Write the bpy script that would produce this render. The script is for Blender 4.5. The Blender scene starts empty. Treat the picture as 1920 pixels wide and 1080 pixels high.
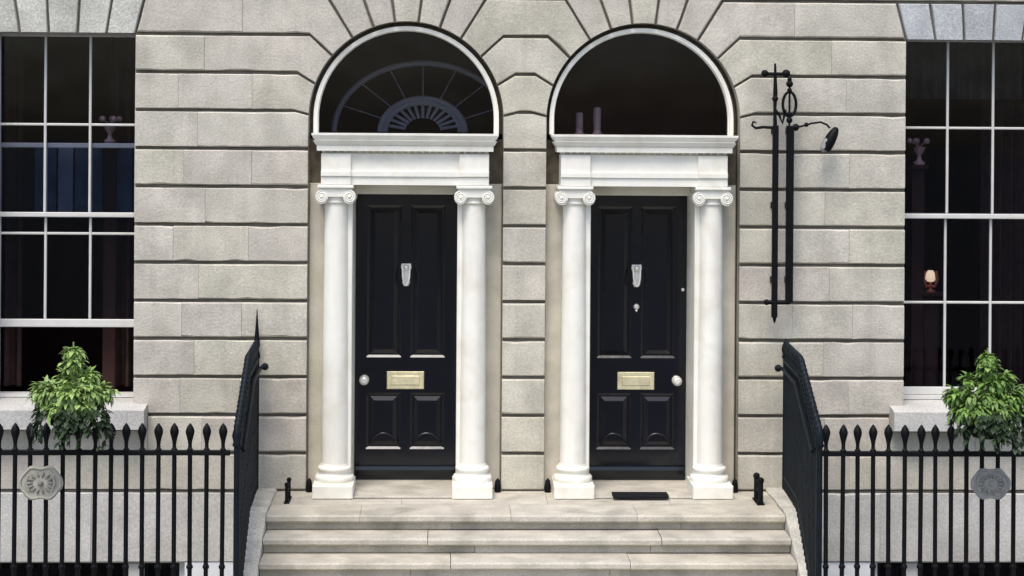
import bpy, bmesh, math, random
from mathutils import Vector, Matrix
random.seed(7)
R = math.radians
scene = bpy.context.scene
col = scene.collection

# ------------------------------------------------------------------ camera
cam_d = bpy.data.cameras.new('camera')
cam = bpy.data.objects.new('camera', cam_d)
col.objects.link(cam)
cam_d.sensor_width = 36
cam_d.lens = 67.5
cam_d.shift_y = -310 / 1920
cam_d.clip_start = 0.1
cam_d.clip_end = 1000
cam.matrix_world = (Matrix.Translation((-0.57, -18.0, 3.46)) @ Matrix.Rotation(R(-1.81), 4, 'Z')
                    @ Matrix.Rotation(R(90), 4, 'X') @ Matrix.Rotation(R(0.40), 4, 'Z'))
scene.camera = cam

# ------------------------------------------------------------------ light
SUN_EL, SUN_AZ = 62, 200          # degrees; azimuth from +Y towards +X
world = bpy.data.worlds.new('World')
scene.world = world
world.use_nodes = True
wn = world.node_tree
sky = wn.nodes.new('ShaderNodeTexSky')
sky.sky_type = 'NISHITA'
sky.sun_disc = False
sky.sun_elevation = R(SUN_EL)
sky.sun_rotation = R(SUN_AZ)
sky.dust_density = 3.0
sky.air_density = 1.0
bg = wn.nodes['Background']
bg.inputs['Strength'].default_value = 0.135
wn.links.new(sky.outputs[0], bg.inputs[0])
sl = bpy.data.lights.new('sun', 'SUN')
sl.energy = 1.25
sl.angle = R(26)
sl.color = (1.0, 0.95, 0.87)
so = bpy.data.objects.new('sun', sl)
col.objects.link(so)
sd = Vector((math.sin(R(SUN_AZ)) * math.cos(R(SUN_EL)), math.cos(R(SUN_AZ)) * math.cos(R(SUN_EL)), math.sin(R(SUN_EL))))
so.rotation_euler = sd.to_track_quat('Z', 'Y').to_euler()
so.location = (0, -12, 20)
scene.view_settings.view_transform = 'Standard'
scene.view_settings.look = 'None'
scene.view_settings.exposure = 0.86
scene.view_settings.gamma = 1.0
scene.view_settings.use_curve_mapping = False

# ------------------------------------------------------------------ materials
def mat(name, base, rough=0.7, var=0.0, tints=None, noise=0.0, nscale=3.0, speck=0.0, sscale=90.0, bump=0.0,
        bscale=60.0, metal=0.0, spec=0.5, stain=None, stain_amt=0.0, stain_scale=1.2, coat=0.0, streak=0.0, streak_col=(.2, .19, .16)):
    m = bpy.data.materials.new(name)
    m.use_nodes = True
    nt = m.node_tree
    b = nt.nodes['Principled BSDF']
    b.inputs['Roughness'].default_value = rough
    b.inputs['Metallic'].default_value = metal
    b.inputs['Specular IOR Level'].default_value = spec
    b.inputs['Coat Weight'].default_value = coat
    N, L = nt.nodes.new, nt.links.new
    tc = N('ShaderNodeTexCoord')
    oi = N('ShaderNodeObjectInfo')
    rgb = N('ShaderNodeRGB')
    rgb.outputs[0].default_value = (*base, 1)
    c = rgb.outputs[0]
    def noise_tex(scale, detail=4, dist=0.0, offs=True):
        t = N('ShaderNodeTexNoise')
        t.inputs['Scale'].default_value = scale
        t.inputs['Detail'].default_value = detail
        t.inputs['Distortion'].default_value = dist
        if offs:
            ad = N('ShaderNodeVectorMath'); ad.operation = 'ADD'
            mu = N('ShaderNodeVectorMath'); mu.operation = 'SCALE'
            cb = N('ShaderNodeCombineXYZ')
            for i in range(3):
                L(oi.outputs['Random'], cb.inputs[i])
            L(cb.outputs[0], mu.inputs[0]); mu.inputs['Scale'].default_value = 37.0
            L(tc.outputs['Object'], ad.inputs[0]); L(mu.outputs[0], ad.inputs[1])
            L(ad.outputs[0], t.inputs['Vector'])
        else:
            L(tc.outputs['Object'], t.inputs['Vector'])
        return t.outputs['Fac']
    def mix(a, bcol, fac, mode='MIX'):
        x = N('ShaderNodeMix'); x.data_type = 'RGBA'; x.blend_type = mode
        L(a, x.inputs[6])
        if isinstance(bcol, tuple): x.inputs[7].default_value = (*bcol, 1)
        else: L(bcol, x.inputs[7])
        if isinstance(fac, float): x.inputs[0].default_value = fac
        else: L(fac, x.inputs[0])
        return x.outputs[2]
    def ramp(fac, lo, hi, a=0.0, bv=1.0):
        x = N('ShaderNodeMapRange')
        x.inputs['From Min'].default_value = lo; x.inputs['From Max'].default_value = hi
        x.inputs['To Min'].default_value = a; x.inputs['To Max'].default_value = bv
        L(fac, x.inputs['Value'])
        return x.outputs[0]
    if tints:
        cr = N('ShaderNodeValToRGB')
        cr.color_ramp.interpolation = 'LINEAR'
        els = cr.color_ramp.elements
        n = len(tints)
        els[0].position = 0; els[0].color = (*tints[0], 1)
        els[1].position = 1; els[1].color = (*tints[-1], 1)
        for i, t in enumerate(tints[1:-1]):
            e = els.new((i + 1) / (n - 1)); e.color = (*t, 1)
        L(oi.outputs['Random'], cr.inputs[0])
        c = mix(c, cr.outputs[0], 1.0)
    def scale_col(c, fac):
        g = N('ShaderNodeMix'); g.data_type = 'RGBA'; g.blend_type = 'MULTIPLY'
        g.inputs[0].default_value = 1.0
        L(c, g.inputs[6]); L(fac, g.inputs[7])
        return g.outputs[2]
    if var:
        c = scale_col(c, ramp(oi.outputs['Random'], 0, 1, 1 - var, 1 + var))
    if noise:
        c = scale_col(c, ramp(noise_tex(nscale, 5), 0.3, 0.7, 1 - noise, 1 + noise))
    if stain:
        c = mix(c, stain, ramp(noise_tex(stain_scale, 6, 0.6, False), 0.5, 0.75, 0.0, stain_amt))
    if streak:
        ge = N('ShaderNodeNewGeometry'); mp = N('ShaderNodeMapping'); mp.inputs['Scale'].default_value = (5.5, 5.5, .55)
        L(ge.outputs['Position'], mp.inputs['Vector'])
        t = N('ShaderNodeTexNoise'); t.inputs['Scale'].default_value = 1.0; t.inputs['Detail'].default_value = 6; t.inputs['Roughness'].default_value = .6
        L(mp.outputs[0], t.inputs['Vector'])
        c = mix(c, streak_col, ramp(t.outputs['Fac'], .50, .78, 0.0, streak))
    if speck:
        c = scale_col(c, ramp(noise_tex(sscale, 3), 0.3, 0.7, 1 - speck, 1 + speck))
    L(c, b.inputs['Base Color'])
    if bump:
        bp = N('ShaderNodeBump')
        bp.inputs['Strength'].default_value = bump
        bp.inputs['Distance'].default_value = 0.01
        L(noise_tex(bscale, 5), bp.inputs['Height'])
        L(bp.outputs[0], b.inputs['Normal'])
    return m

M = {}
M['stone'] = mat('granite', (.40, .38, .34), .85, tints=[(.495, .468, .402), (.482, .458, .398), (.497, .473, .388), (.495, .456, .402), (.50, .472, .405), (.487, .465, .392)],
                 noise=.17, nscale=3.2, speck=.13, sscale=55, bump=.5, bscale=45, stain=(.37, .35, .28), stain_amt=.55, stain_scale=2.4, spec=.25, streak=.55, streak_col=(.33, .31, .26))
M['bluestone'] = mat('blue_grey_granite', (.42, .435, .44), .85, var=.10, noise=.16, nscale=4, speck=.2, sscale=55, bump=.5, bscale=45, spec=.25)
M['greenstone'] = mat('grey_green_granite', (.455, .45, .405), .85, var=.10, noise=.16, nscale=4, speck=.2, sscale=55, bump=.5, bscale=45, spec=.25)
M['joint'] = mat('sooty_shaded_joint', (.17, .155, .13), .95, noise=.3, nscale=6, spec=.1)  # mortar grime, coloured darker still to deepen the shade in the grooves
M['basement_stone'] = mat('basement_granite', (.50, .49, .46), .85, var=.08, noise=.12, nscale=3, speck=.16, sscale=50, bump=.4, bscale=45, stain=(.30, .29, .26), stain_amt=.5, spec=.2)
M['white_paint'] = mat('white_paint', (.80, .785, .71), .45, noise=.04, nscale=5, bump=.12, bscale=25, stain=(.62, .58, .47), stain_amt=.6, stain_scale=3, streak=.32, streak_col=(.52, .48, .39))
M['cream'] = mat('cream_render', (.58, .54, .45), .8, noise=.12, nscale=5, bump=.3, bscale=40, stain=(.40, .40, .25), stain_amt=.5, stain_scale=2.5, spec=.2)
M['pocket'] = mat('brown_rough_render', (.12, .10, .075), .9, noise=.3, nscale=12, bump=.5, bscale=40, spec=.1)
M['whitewash'] = mat('whitewashed_render', (.72, .74, .76), .8, noise=.06, nscale=3, bump=.3, bscale=30, spec=.2)
M['sash'] = mat('sash_paint', (.60, .59, .56), .45, noise=.05, nscale=8, stain=(.55, .52, .46), stain_amt=.4, stain_scale=4)
M['door'] = mat('navy_gloss', (.0022, .003, .007), .15, noise=.2, nscale=4, bump=.12, bscale=9, spec=.5)
M['brass'] = mat('worn_brass', (.72, .66, .44), .45, metal=.55, noise=.15, nscale=18, bump=.1, bscale=60)
M['pale_brass'] = mat('polished_pale_brass', (.84, .83, .78), .4, metal=.5, noise=.1, nscale=20)
M['iron'] = mat('black_iron', (.004, .0045, .0055), .5, noise=.25, nscale=14, bump=.3, bscale=70, spec=.12)
M['iron_blue'] = mat('blue_black_iron', (.005, .009, .013), .5, noise=.3, nscale=12, bump=.3, bscale=70, spec=.15)
M['step'] = mat('worn_step_stone', (.48, .44, .36), .8, streak=.0, tints=[(.48, .445, .37), (.455, .425, .36), (.475, .445, .385), (.465, .435, .37)], noise=.15, nscale=4, speck=.12, sscale=60,
                bump=.5, bscale=35, stain=(.25, .235, .19), stain_amt=.75, stain_scale=2.6, spec=.25)
M['coping'] = mat('grey_coping_stone', (.50, .48, .42), .85, noise=.2, nscale=7, speck=.18, sscale=50, bump=.8, bscale=30, spec=.2)
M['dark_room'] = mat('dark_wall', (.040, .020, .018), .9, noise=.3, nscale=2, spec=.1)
M['hall_trim'] = mat('hall_trim_paint', (.82, .82, .84), .6, spec=.2)
M['hall_wall'] = mat('red_brown_hall_wall', (.11, .034, .034), .9, noise=.3, nscale=2, spec=.1)
M['hall_glass'] = mat('dim_hall_glass', (.03, .04, .055), .3)
M['curtain'] = mat('heavy_curtain', (.045, .026, .024), .9, noise=.2, nscale=8, spec=.1)
M['valance'] = mat('grey_net_curtain', (.06, .058, .056), .9, noise=.2, nscale=12, spec=.1)
M['reflection'] = mat('blue_grey_reflection', (.085, .14, .18), .9, noise=.25, nscale=6, spec=.1)  # blue-grey tone of a pane reflection, put into the colour
M['reflection_pale'] = mat('pale_blue_grey_reflection', (.28, .34, .38), .9, noise=.2, nscale=6, spec=.1)
M['candle_wax'] = mat('dull_candle_wax', (.30, .20, .19), .6)
M['copper'] = mat('copper_red', (.45, .13, .06), .4)
M['porcelain'] = mat('pale_porcelain', (.42, .27, .26), .5)
M['leaf_mass'] = mat('leaf_mass_green', (.22, .33, .09), .5, noise=.35, nscale=9, spec=.4)
M['leaf_b_mass'] = mat('dark_leaf_mass_green', (.13, .23, .05), .5, noise=.35, nscale=9, spec=.4)
M['leaf'] = mat('leaf_green', (.17, .31, .05), .5, tints=[(.15, .25, .05), (.26, .37, .11), (.36, .46, .22), (.19, .30, .07)], noise=.2, nscale=8, spec=.4)
M['leaf_b'] = mat('leaf_dark_green', (.10, .21, .035), .55, tints=[(.09, .19, .03), (.16, .28, .05), (.23, .35, .09), (.12, .23, .04)], noise=.2, nscale=8, spec=.4)
M['shaded_leaf'] = mat('shaded_leaf_green', (.018, .035, .014), .5, noise=.3, nscale=8, spec=.3)  # leaf green darkened to stand for the shade beneath the plants
M['soil'] = mat('dark_moss', (.012, .016, .010), .95, noise=.3, nscale=20, spec=.1)
M['plaque'] = mat('weathered_plaque', (.34, .33, .28), .75, noise=.2, nscale=14, bump=.4, bscale=30)
M['plaque_grey'] = mat('grey_weathered_plaque', (.25, .25, .24), .75, noise=.25, nscale=14, bump=.4, bscale=30)
M['pocket_grey'] = mat('tarnished_relief', (.22, .21, .18), .8, noise=.4, nscale=20)
M['mat'] = mat('black_coir', (.012, .012, .013), .95, bump=.8, bscale=90, spec=.1)
M['pavement'] = mat('pavement_slab', (.30, .29, .27), .85, noise=.15, nscale=2, speck=.1, bump=.3)
M['asphalt'] = mat('asphalt', (.055, .055, .055), .9, noise=.2, nscale=1.5, speck=.25, sscale=60, bump=.4)
M['kerb'] = mat('kerb_granite', (.33, .32, .31), .85, noise=.12, speck=.15)
for k in ('leaf', 'leaf_b'):
    M[k].node_tree.nodes['Principled BSDF'].inputs['Transmission Weight'].default_value = 0.0

def glass_mat(name, tint, amt):
    m = bpy.data.materials.new(name); m.use_nodes = True
    nt = m.node_tree; nt.nodes.clear()
    N, L = nt.nodes.new, nt.links.new
    out = N('ShaderNodeOutputMaterial'); mx = N('ShaderNodeMixShader'); tr = N('ShaderNodeBsdfTransparent'); gl = N('ShaderNodeBsdfGlossy')
    tr.inputs[0].default_value = (*tint, 1); gl.inputs['Roughness'].default_value = .03; gl.inputs[0].default_value = (.9, .95, 1, 1)
    fr = N('ShaderNodeFresnel'); fr.inputs['IOR'].default_value = 1.45
    mu = N('ShaderNodeMath'); mu.operation = 'MULTIPLY'; mu.inputs[1].default_value = amt
    L(fr.outputs[0], mu.inputs[0]); L(mu.outputs[0], mx.inputs[0]); L(tr.outputs[0], mx.inputs[1]); L(gl.outputs[0], mx.inputs[2])
    tc = N('ShaderNodeTexCoord'); oi = N('ShaderNodeObjectInfo'); ad = N('ShaderNodeVectorMath'); ad.operation = 'ADD'
    L(tc.outputs['Object'], ad.inputs[0]); L(oi.outputs['Random'], ad.inputs[1])
    nz = N('ShaderNodeTexNoise'); nz.inputs['Scale'].default_value = 2.2; nz.inputs['Detail'].default_value = 1
    L(ad.outputs[0], nz.inputs['Vector'])
    bp = N('ShaderNodeBump'); bp.inputs['Strength'].default_value = .12; bp.inputs['Distance'].default_value = .02
    L(nz.outputs['Fac'], bp.inputs['Height']); L(bp.outputs[0], gl.inputs['Normal'])
    L(mx.outputs[0], out.inputs[0])
    return m
M['glass'] = glass_mat('old_window_glass', (.72, .74, .80), .38)

def emit_mat(name, c, s):
    m = bpy.data.materials.new(name); m.use_nodes = True
    b = m.node_tree.nodes['Principled BSDF']
    b.inputs['Base Color'].default_value = (*c, 1); b.inputs['Emission Color'].default_value = (*c, 1); b.inputs['Emission Strength'].default_value = s
    return m
M['lamp_glow'] = emit_mat('lit_lamp_shade', (1.0, .74, .45), .6)

# ------------------------------------------------------------------ mesh helpers
class MB:
    def __init__(self):
        self.v = []; self.f = []; self.mi = []; self.sm = []
    def add(self, vs, fs, mi=0, smooth=False):
        o = len(self.v); self.v += [tuple(p) for p in vs]
        for f in fs:
            self.f.append([i + o for i in f]); self.mi.append(mi); self.sm.append(smooth)
        return self
    def box(self, x0, x1, y0, y1, z0, z1, mi=0, ch=0.0):
        if ch:   # chamfered along front vertical/horizontal edges (towards -Y)
            p = [(x0, z0), (x1, z0), (x1, z1), (x0, z1)]
            q = [(x0 + ch, z0 + ch), (x1 - ch, z0 + ch), (x1 - ch, z1 - ch), (x0 + ch, z1 - ch)]
            vs = [(x, y0, z) for x, z in q] + [(x, y0 + ch, z) for x, z in p] + [(x, y1, z) for x, z in p]
            fs = [(0, 1, 2, 3)] + [(i, i + 4, (i + 1) % 4 + 4, (i + 1) % 4) for i in range(4)] + [(i + 4, i + 8, (i + 1) % 4 + 8, (i + 1) % 4 + 4) for i in range(4)] + [(11, 10, 9, 8)]
            return self.add(vs, fs, mi)
        vs = [(x, y, z) for x in (x0, x1) for y in (y0, y1) for z in (z0, z1)]
        fs = [(0, 1, 3, 2), (4, 6, 7, 5), (0, 4, 5, 1), (2, 3, 7, 6), (0, 2, 6, 4), (1, 5, 7, 3)]
        return self.add(vs, fs, mi)
    def prism(self, pts, a0, a1, axis='Y', mi=0, smooth=False):
        """polygon extruded: axis Y -> pts are (x,z); axis X -> pts are (y,z); axis Z -> pts are (x,y)"""
        def P(p, a):
            return {'Y': (p[0], a, p[1]), 'X': (a, p[0], p[1]), 'Z': (p[0], p[1], a)}[axis]
        n = len(pts)
        vs = [P(p, a0) for p in pts] + [P(p, a1) for p in pts]
        self.add(vs, [list(range(n)), list(range(2 * n - 1, n - 1, -1))], mi)
        self.add(vs, [(i, (i + 1) % n, (i + 1) % n + n, i + n) for i in range(n)], mi, smooth)
        return self
    def lathe(self, prof, c=(0, 0, 0), seg=24, mi=0, flute=0, fd=0.0, smooth=True, sy=1.0):
        vs = []; n = len(prof)
        for r, z in prof:
            for k in range(seg):
                a = 2 * math.pi * k / seg
                rr = r - (fd if flute and k % 2 else 0)
                vs.append((c[0] + rr * math.cos(a), c[1] + rr * math.sin(a) * sy, c[2] + z))
        fs = [(i * seg + k, i * seg + (k + 1) % seg, (i + 1) * seg + (k + 1) % seg, (i + 1) * seg + k) for i in range(n - 1) for k in range(seg)]
        self.add(vs, fs, mi, smooth)
        self.add(vs, [list(range(seg))[::-1], list(range((n - 1) * seg, n * seg))], mi)
        return self
    def tube(self, pts, r, seg=8, mi=0, closed=False, smooth=True):
        pts = [Vector(p) for p in pts]; n = len(pts); vs = []
        rad = r if isinstance(r, (list, tuple)) else [r] * n
        up0 = None
        for i, p in enumerate(pts):
            if closed: t = pts[(i + 1) % n] - pts[i - 1]
            else: t = pts[min(i + 1, n - 1)] - pts[max(i - 1, 0)]
            t.normalize()
            ref = Vector((0, 1, 0)) if abs(t.y) < .9 else Vector((1, 0, 0))
            a = t.cross(ref).normalized(); b = t.cross(a).normalized()
            for k in range(seg):
                an = 2 * math.pi * k / seg + math.pi / seg
                vs.append(p + a * math.cos(an) * rad[i] + b * math.sin(an) * rad[i])
        m = n if closed else n - 1
        fs = [(i * seg + k, i * seg + (k + 1) % seg, ((i + 1) % n) * seg + (k + 1) % seg, ((i + 1) % n) * seg + k) for i in range(m) for k in range(seg)]
        self.add(vs, fs, mi, smooth)
        if not closed:
            self.add(vs, [list(range(seg)), list(range((n - 1) * seg, n * seg))], mi)
        return self
    def ball(self, c, r, seg=12, rings=8, mi=0):
        prof = [(max(r * math.sin(math.pi * i / rings), 1e-4), -r * math.cos(math.pi * i / rings)) for i in range(rings + 1)]
        return self.lathe(prof, c, seg, mi)
    def mesh(self, name, mats):
        me = bpy.data.meshes.new(name)
        me.from_pydata(self.v, [], self.f)
        for m in (mats if isinstance(mats, (list, tuple)) else [mats]):
            me.materials.append(M[m])
        for p, mi, sm in zip(me.polygons, self.mi, self.sm):
            p.material_index = mi; p.use_smooth = sm
        bm = bmesh.new(); bm.from_mesh(me)
        bmesh.ops.recalc_face_normals(bm, faces=bm.faces)
        bm.to_mesh(me); bm.free()
        me.update()
        return me
    def build(self, name, mats, parent=None, loc=(0, 0, 0)):
        o = bpy.data.objects.new(name, self.mesh(name, mats))
        col.objects.link(o); o.parent = parent; o.location = loc
        return o

def inst(name, me, parent=None, loc=(0, 0, 0), rot=(0, 0, 0), sc=None):
    o = bpy.data.objects.new(name, me); col.objects.link(o)
    o.parent = parent; o.location = loc; o.rotation_euler = rot
    if sc: o.scale = sc
    return o
def empty(name, loc=(0, 0, 0), rz=0):
    o = bpy.data.objects.new(name, None); col.objects.link(o)
    o.location = loc; o.rotation_euler = (0, 0, rz); o.empty_display_size = .2
    return o
def tag(o, label, cat, group=None):
    o['label'] = label; o['category'] = cat
    if group: o['group'] = group
    return o
def struct(o):
    o['kind'] = 'structure'; return o

# ------------------------------------------------------------------ ground
GZ = -0.84            # pavement level; the landing in front of the doors is Z = 0
struct(MB().box(-150, 150, -300, -5.4, GZ - .6, GZ - .13).build('road', 'asphalt'))
pv = struct(MB().box(-150, 150, -5.1, -2.55, GZ - .5, GZ - .004).build('pavement', 'pavement'))
struct(MB().box(-150, 150, -5.396, -5.104, GZ - .5, GZ + .002).build('kerb', 'kerb'))
sl_me = {}
for r_, (ya, yb) in enumerate(((-3.4, -2.56), (-4.25, -3.41), (-5.09, -4.26))):
    for i in range(-7, 8):
        x0 = i * 1.2 + (.6 if r_ % 2 else 0)
        key = round(yb - ya, 3)
        if key not in sl_me:
            sl_me[key] = MB().box(-.595, .595, -key / 2, key / 2, -.02, 0.004).mesh('paving_slab', 'pavement')
        inst('paving_slab', sl_me[key], pv, (x0, (ya + yb) / 2, GZ + .004))
# sunken basement area between pavement and facade
struct(MB().box(-9, 9, -2.54, .3, -2.9, -2.7).build('area_floor', 'pavement'))
rw = MB().box(-9, 9, -2.54, -2.3, -2.69, GZ - .006).build('retaining_wall', 'basement_stone')
tag(rw, 'grey granite retaining wall of the basement area below the street railings', 'wall')
pl = []
for xs in ((-7.4, -2.56), (2.60, 7.4)):
    p = MB().box(xs[0], xs[1], -2.53, -2.27, GZ, GZ + .12, ch=.015).build('railing_plinth', 'coping')
    tag(p, 'low granite kerb carrying the street railing %s of the steps' % ('left' if xs[0] < 0 else 'right'), 'plinth')

# ------------------------------------------------------------------ facade
house = empty('townhouse')
tag(house, 'grey granite Georgian townhouse front with twin arched doorways and tall sash windows', 'building')
CH = 0.3557
Z = [CH * k for k in range(17)]
CL, CR, RA, ZS = -0.993, 1.236, 0.910, 3.490      # arch centres, radius, springing
WL = (-4.86, -3.52); WR = (3.72, 5.10)            # window openings
WZ0, WZ1 = 0.84, Z[12]
LEFT, RIGHT = -7.4, 7.4
INS = {'h': (.025, .015), 'v': (.0012, .0006), 'o': (.005, .005), 'r': (.019, .011)}

def offset_poly(pts, ds):
    n = len(pts); lines = []
    for i in range(n):
        (x0, z0), (x1, z1) = pts[i], pts[(i + 1) % n]
        l = math.hypot(x1 - x0, z1 - z0); ux, uz = (x1 - x0) / l, (z1 - z0) / l
        nx, nz = -uz, ux          # inward for CCW
        lines.append((x0 + nx * ds[i], z0 + nz * ds[i], ux, uz, nx, nz))
    out = []
    for i in range(n):
        a, b = lines[i - 1], lines[i]
        cr = a[2] * b[3] - a[3] * b[2]
        if abs(cr) < 0.06:
            d = max(ds[i - 1], ds[i]); out.append((pts[i][0] + b[4] * d, pts[i][1] + b[5] * d)); continue
        t = ((b[0] - a[0]) * b[3] - (b[1] - a[1]) * b[2]) / cr
        out.append((a[0] + a[2] * t, a[1] + a[3] * t))
    return out

def block(cell, m='stone', name='stone_block', depth=.24, jitter=.005, parent=None, y=0.0, groove=.045):
    """cell: list of (x, z, type of edge to the next vertex)"""
    ar = sum(cell[i][0] * cell[(i + 1) % len(cell)][1] - cell[(i + 1) % len(cell)][0] * cell[i][1] for i in range(len(cell)))
    if ar < 0:
        n = len(cell)
        cell = [(cell[(n - i) % n][0], cell[(n - i) % n][1], cell[(n - i - 1) % n][2]) for i in range(n)]
    pts = [(c[0], c[1]) for c in cell]
    cx = sum(p[0] for p in pts) / len(pts); cz = sum(p[1] for p in pts) / len(pts)
    pts = [(p[0] - cx, p[1] - cz) for p in pts]
    w = random.uniform(.85, 1.2)
    f0 = offset_poly(pts, [INS[c[2]][0] * w for c in cell])
    f1 = offset_poly(pts, [INS[c[2]][1] for c in cell])
    jy = random.uniform(-jitter, jitter)
    def dense(ring, jig):
        out = []
        m_ = len(ring)
        for i in range(m_):
            (xa, za), (xb, zb) = ring[i], ring[(i + 1) % m_]
            k_ = cnt[i]
            l_ = math.hypot(xb - xa, zb - za) or 1; nx, nz = -(zb - za) / l_, (xb - xa) / l_
            for j in range(k_):
                t = j / k_
                q = jig[len(out)] if jig else 0
                out.append((xa + (xb - xa) * t + nx * q, za + (zb - za) * t + nz * q))
        return out
    cnt = [max(1, int(math.hypot(pts[(i + 1) % len(pts)][0] - pts[i][0], pts[(i + 1) % len(pts)][1] - pts[i][1]) / .11)) if cell[i][2] in 'hr' else 1 for i in range(len(pts))]
    tot = sum(cnt)
    jg = [random.gauss(0, .0018) + (random.uniform(.006, .014) if random.random() < .05 else 0) for _ in range(tot)]
    k0 = 0
    for c_ in cnt:
        if c_ == 1: jg[k0] = 0
        k0 += c_
    f0, f1, pts = dense(f0, jg), dense(f1, [q * .5 for q in jg]), dense(pts, None)
    n = len(pts); b = MB()
    gd = groove
    rings = [[(p[0], jy, p[1]) for p in f0], [(p[0], jy + .016, p[1]) for p in f1], [(p[0], gd, p[1]) for p in f1],
             [(p[0], gd, p[1]) for p in pts], [(p[0], depth, p[1]) for p in pts]]
    # slightly rounded arris: first ring inset
    vs = [v for r_ in rings for v in r_]
    b.add(vs, [list(range(n))], 0)
    for k in range(4):
        b.add(vs, [(k * n + i, k * n + (i + 1) % n, (k + 1) * n + (i + 1) % n, (k + 1) * n + i) for i in range(n)], 1 if k == 2 else 0)
    b.add(vs, [list(range(4 * n, 5 * n))[::-1]], 0)
    return b.build(name, [m, 'joint'], parent or house, (cx, y, cz))

def rect(x0, x1, z0, z1, l='v', r='v', b='h', t='h', **k):
    return block([(x0, z0, b), (x1, z0, r), (x1, z1, t), (x0, z1, l)], **k)

def row(x0, x1, z0, z1, joints, l='v', r='v', b='h', t='h', **k):
    xs = [x0] + sorted(j for j in joints if x0 + .12 < j < x1 - .12) + [x1]
    for i in range(len(xs) - 1):
        rect(xs[i], xs[i + 1], z0, z1, l if i == 0 else 'v', r if i == len(xs) - 2 else 'v', b, t, **k)

def A(c, deg): return (c + RA * math.cos(R(deg)), ZS + RA * math.sin(R(deg)))
def arc(c, d0, d1, n=6):           # inner points of an arc, both ends included; all edges type 'o'
    return [(*A(c, d0 + (d1 - d0) * i / n), 'o') for i in range(n + 1)]
BEND = {13: .745, 12: .905, 11: 1.02, 10: 1.05}
ANG = {13: 124, 12: 140, 11: 159.5, 10: 178}
def arch_left_end(c, k):
    """cell edge running up the arch side of course k (stone lies to the left of the arch); list starts at bottom bend, ends at top bend"""
    if k == 9:
        out = [(c - RA, Z[9], 'o'), (c - RA, ZS, 'o')] + [(*A(c, 178), 'r')]
    else:
        out = [(c - BEND[k], Z[k], 'r')] + arc(c, ANG[k], ANG[k + 1])
        out[-1] = (out[-1][0], out[-1][1], 'r')
    out.append((c - BEND[k + 1], Z[k + 1], 'h'))
    return out
def mirror(pts, c):   # reverse direction: from top bend to bottom bend on the right of the arch
    m = [(2 * c - x, z, t) for x, z, t in pts]
    n = len(m)
    return [(m[n - 1 - i][0], m[n - 1 - i][1], m[n - 2 - i][2] if n - 2 - i >= 0 else 'h') for i in range(n)]

def jit(j): return [x + random.uniform(-.06, .06) for x in j]
JL = {0: [-2.95, -6.0, -4.4], 1: [-2.6, -5.6, -3.3]}
hw = RA
# plain courses between windows and doors
JA = [-2.92, -6.0]; JB = [-3.10, -2.48, -5.5]
RJA = [2.95, 6.0]; RJB = [2.62, 3.2, 5.6]
for k in range(0, 9):
    z0, z1 = Z[k], Z[k + 1]
    ja = jit(JA if k % 2 else JB); rj = jit(RJA if k % 2 else RJB)
    if k == 0:
        row(LEFT, CL - hw, z0, z1, ja + [-4.2, -5.0], r='o'); row(CR + hw, RIGHT, z0, z1, rj + [4.3, 5.1], l='o')
    elif k == 1:
        sb = WZ0 - .27
        row(LEFT, WL[0] - .14, z0, z1, ja); row(WL[0] - .14, WL[1] + .14, z0, sb, [-4.2], t='o'); row(WL[1] + .14, CL - hw, z0, z1, ja, r='o')
        row(CR + hw, WR[0] - .14, z0, z1, rj, l='o'); row(WR[0] - .14, WR[1] + .14, z0, sb, [4.4], t='o'); row(WR[1] + .14, RIGHT, z0, z1, rj)
    elif k == 2:
        for (x0, x1, l, r_, j) in ((LEFT, WL[0], 'v', 'o', ja), (WL[1], CL - hw, 'o', 'o', ja), (CR + hw, WR[0], 'o', 'o', rj), (WR[1], RIGHT, 'o', 'v', rj)):
            row(x0, x1, z0, z1, j, l, r_)
    else:
        row(LEFT, WL[0], z0, z1, ja, r='o'); row(WL[1], CL - hw, z0, z1, ja, l='o', r='o')
        row(CR + hw, WR[0], z0, z1, rj, l='o', r='o'); row(WR[1], RIGHT, z0, z1, rj, l='o')
    rect(CL + hw, CR - hw, z0, z1, 'o', 'o')
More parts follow.
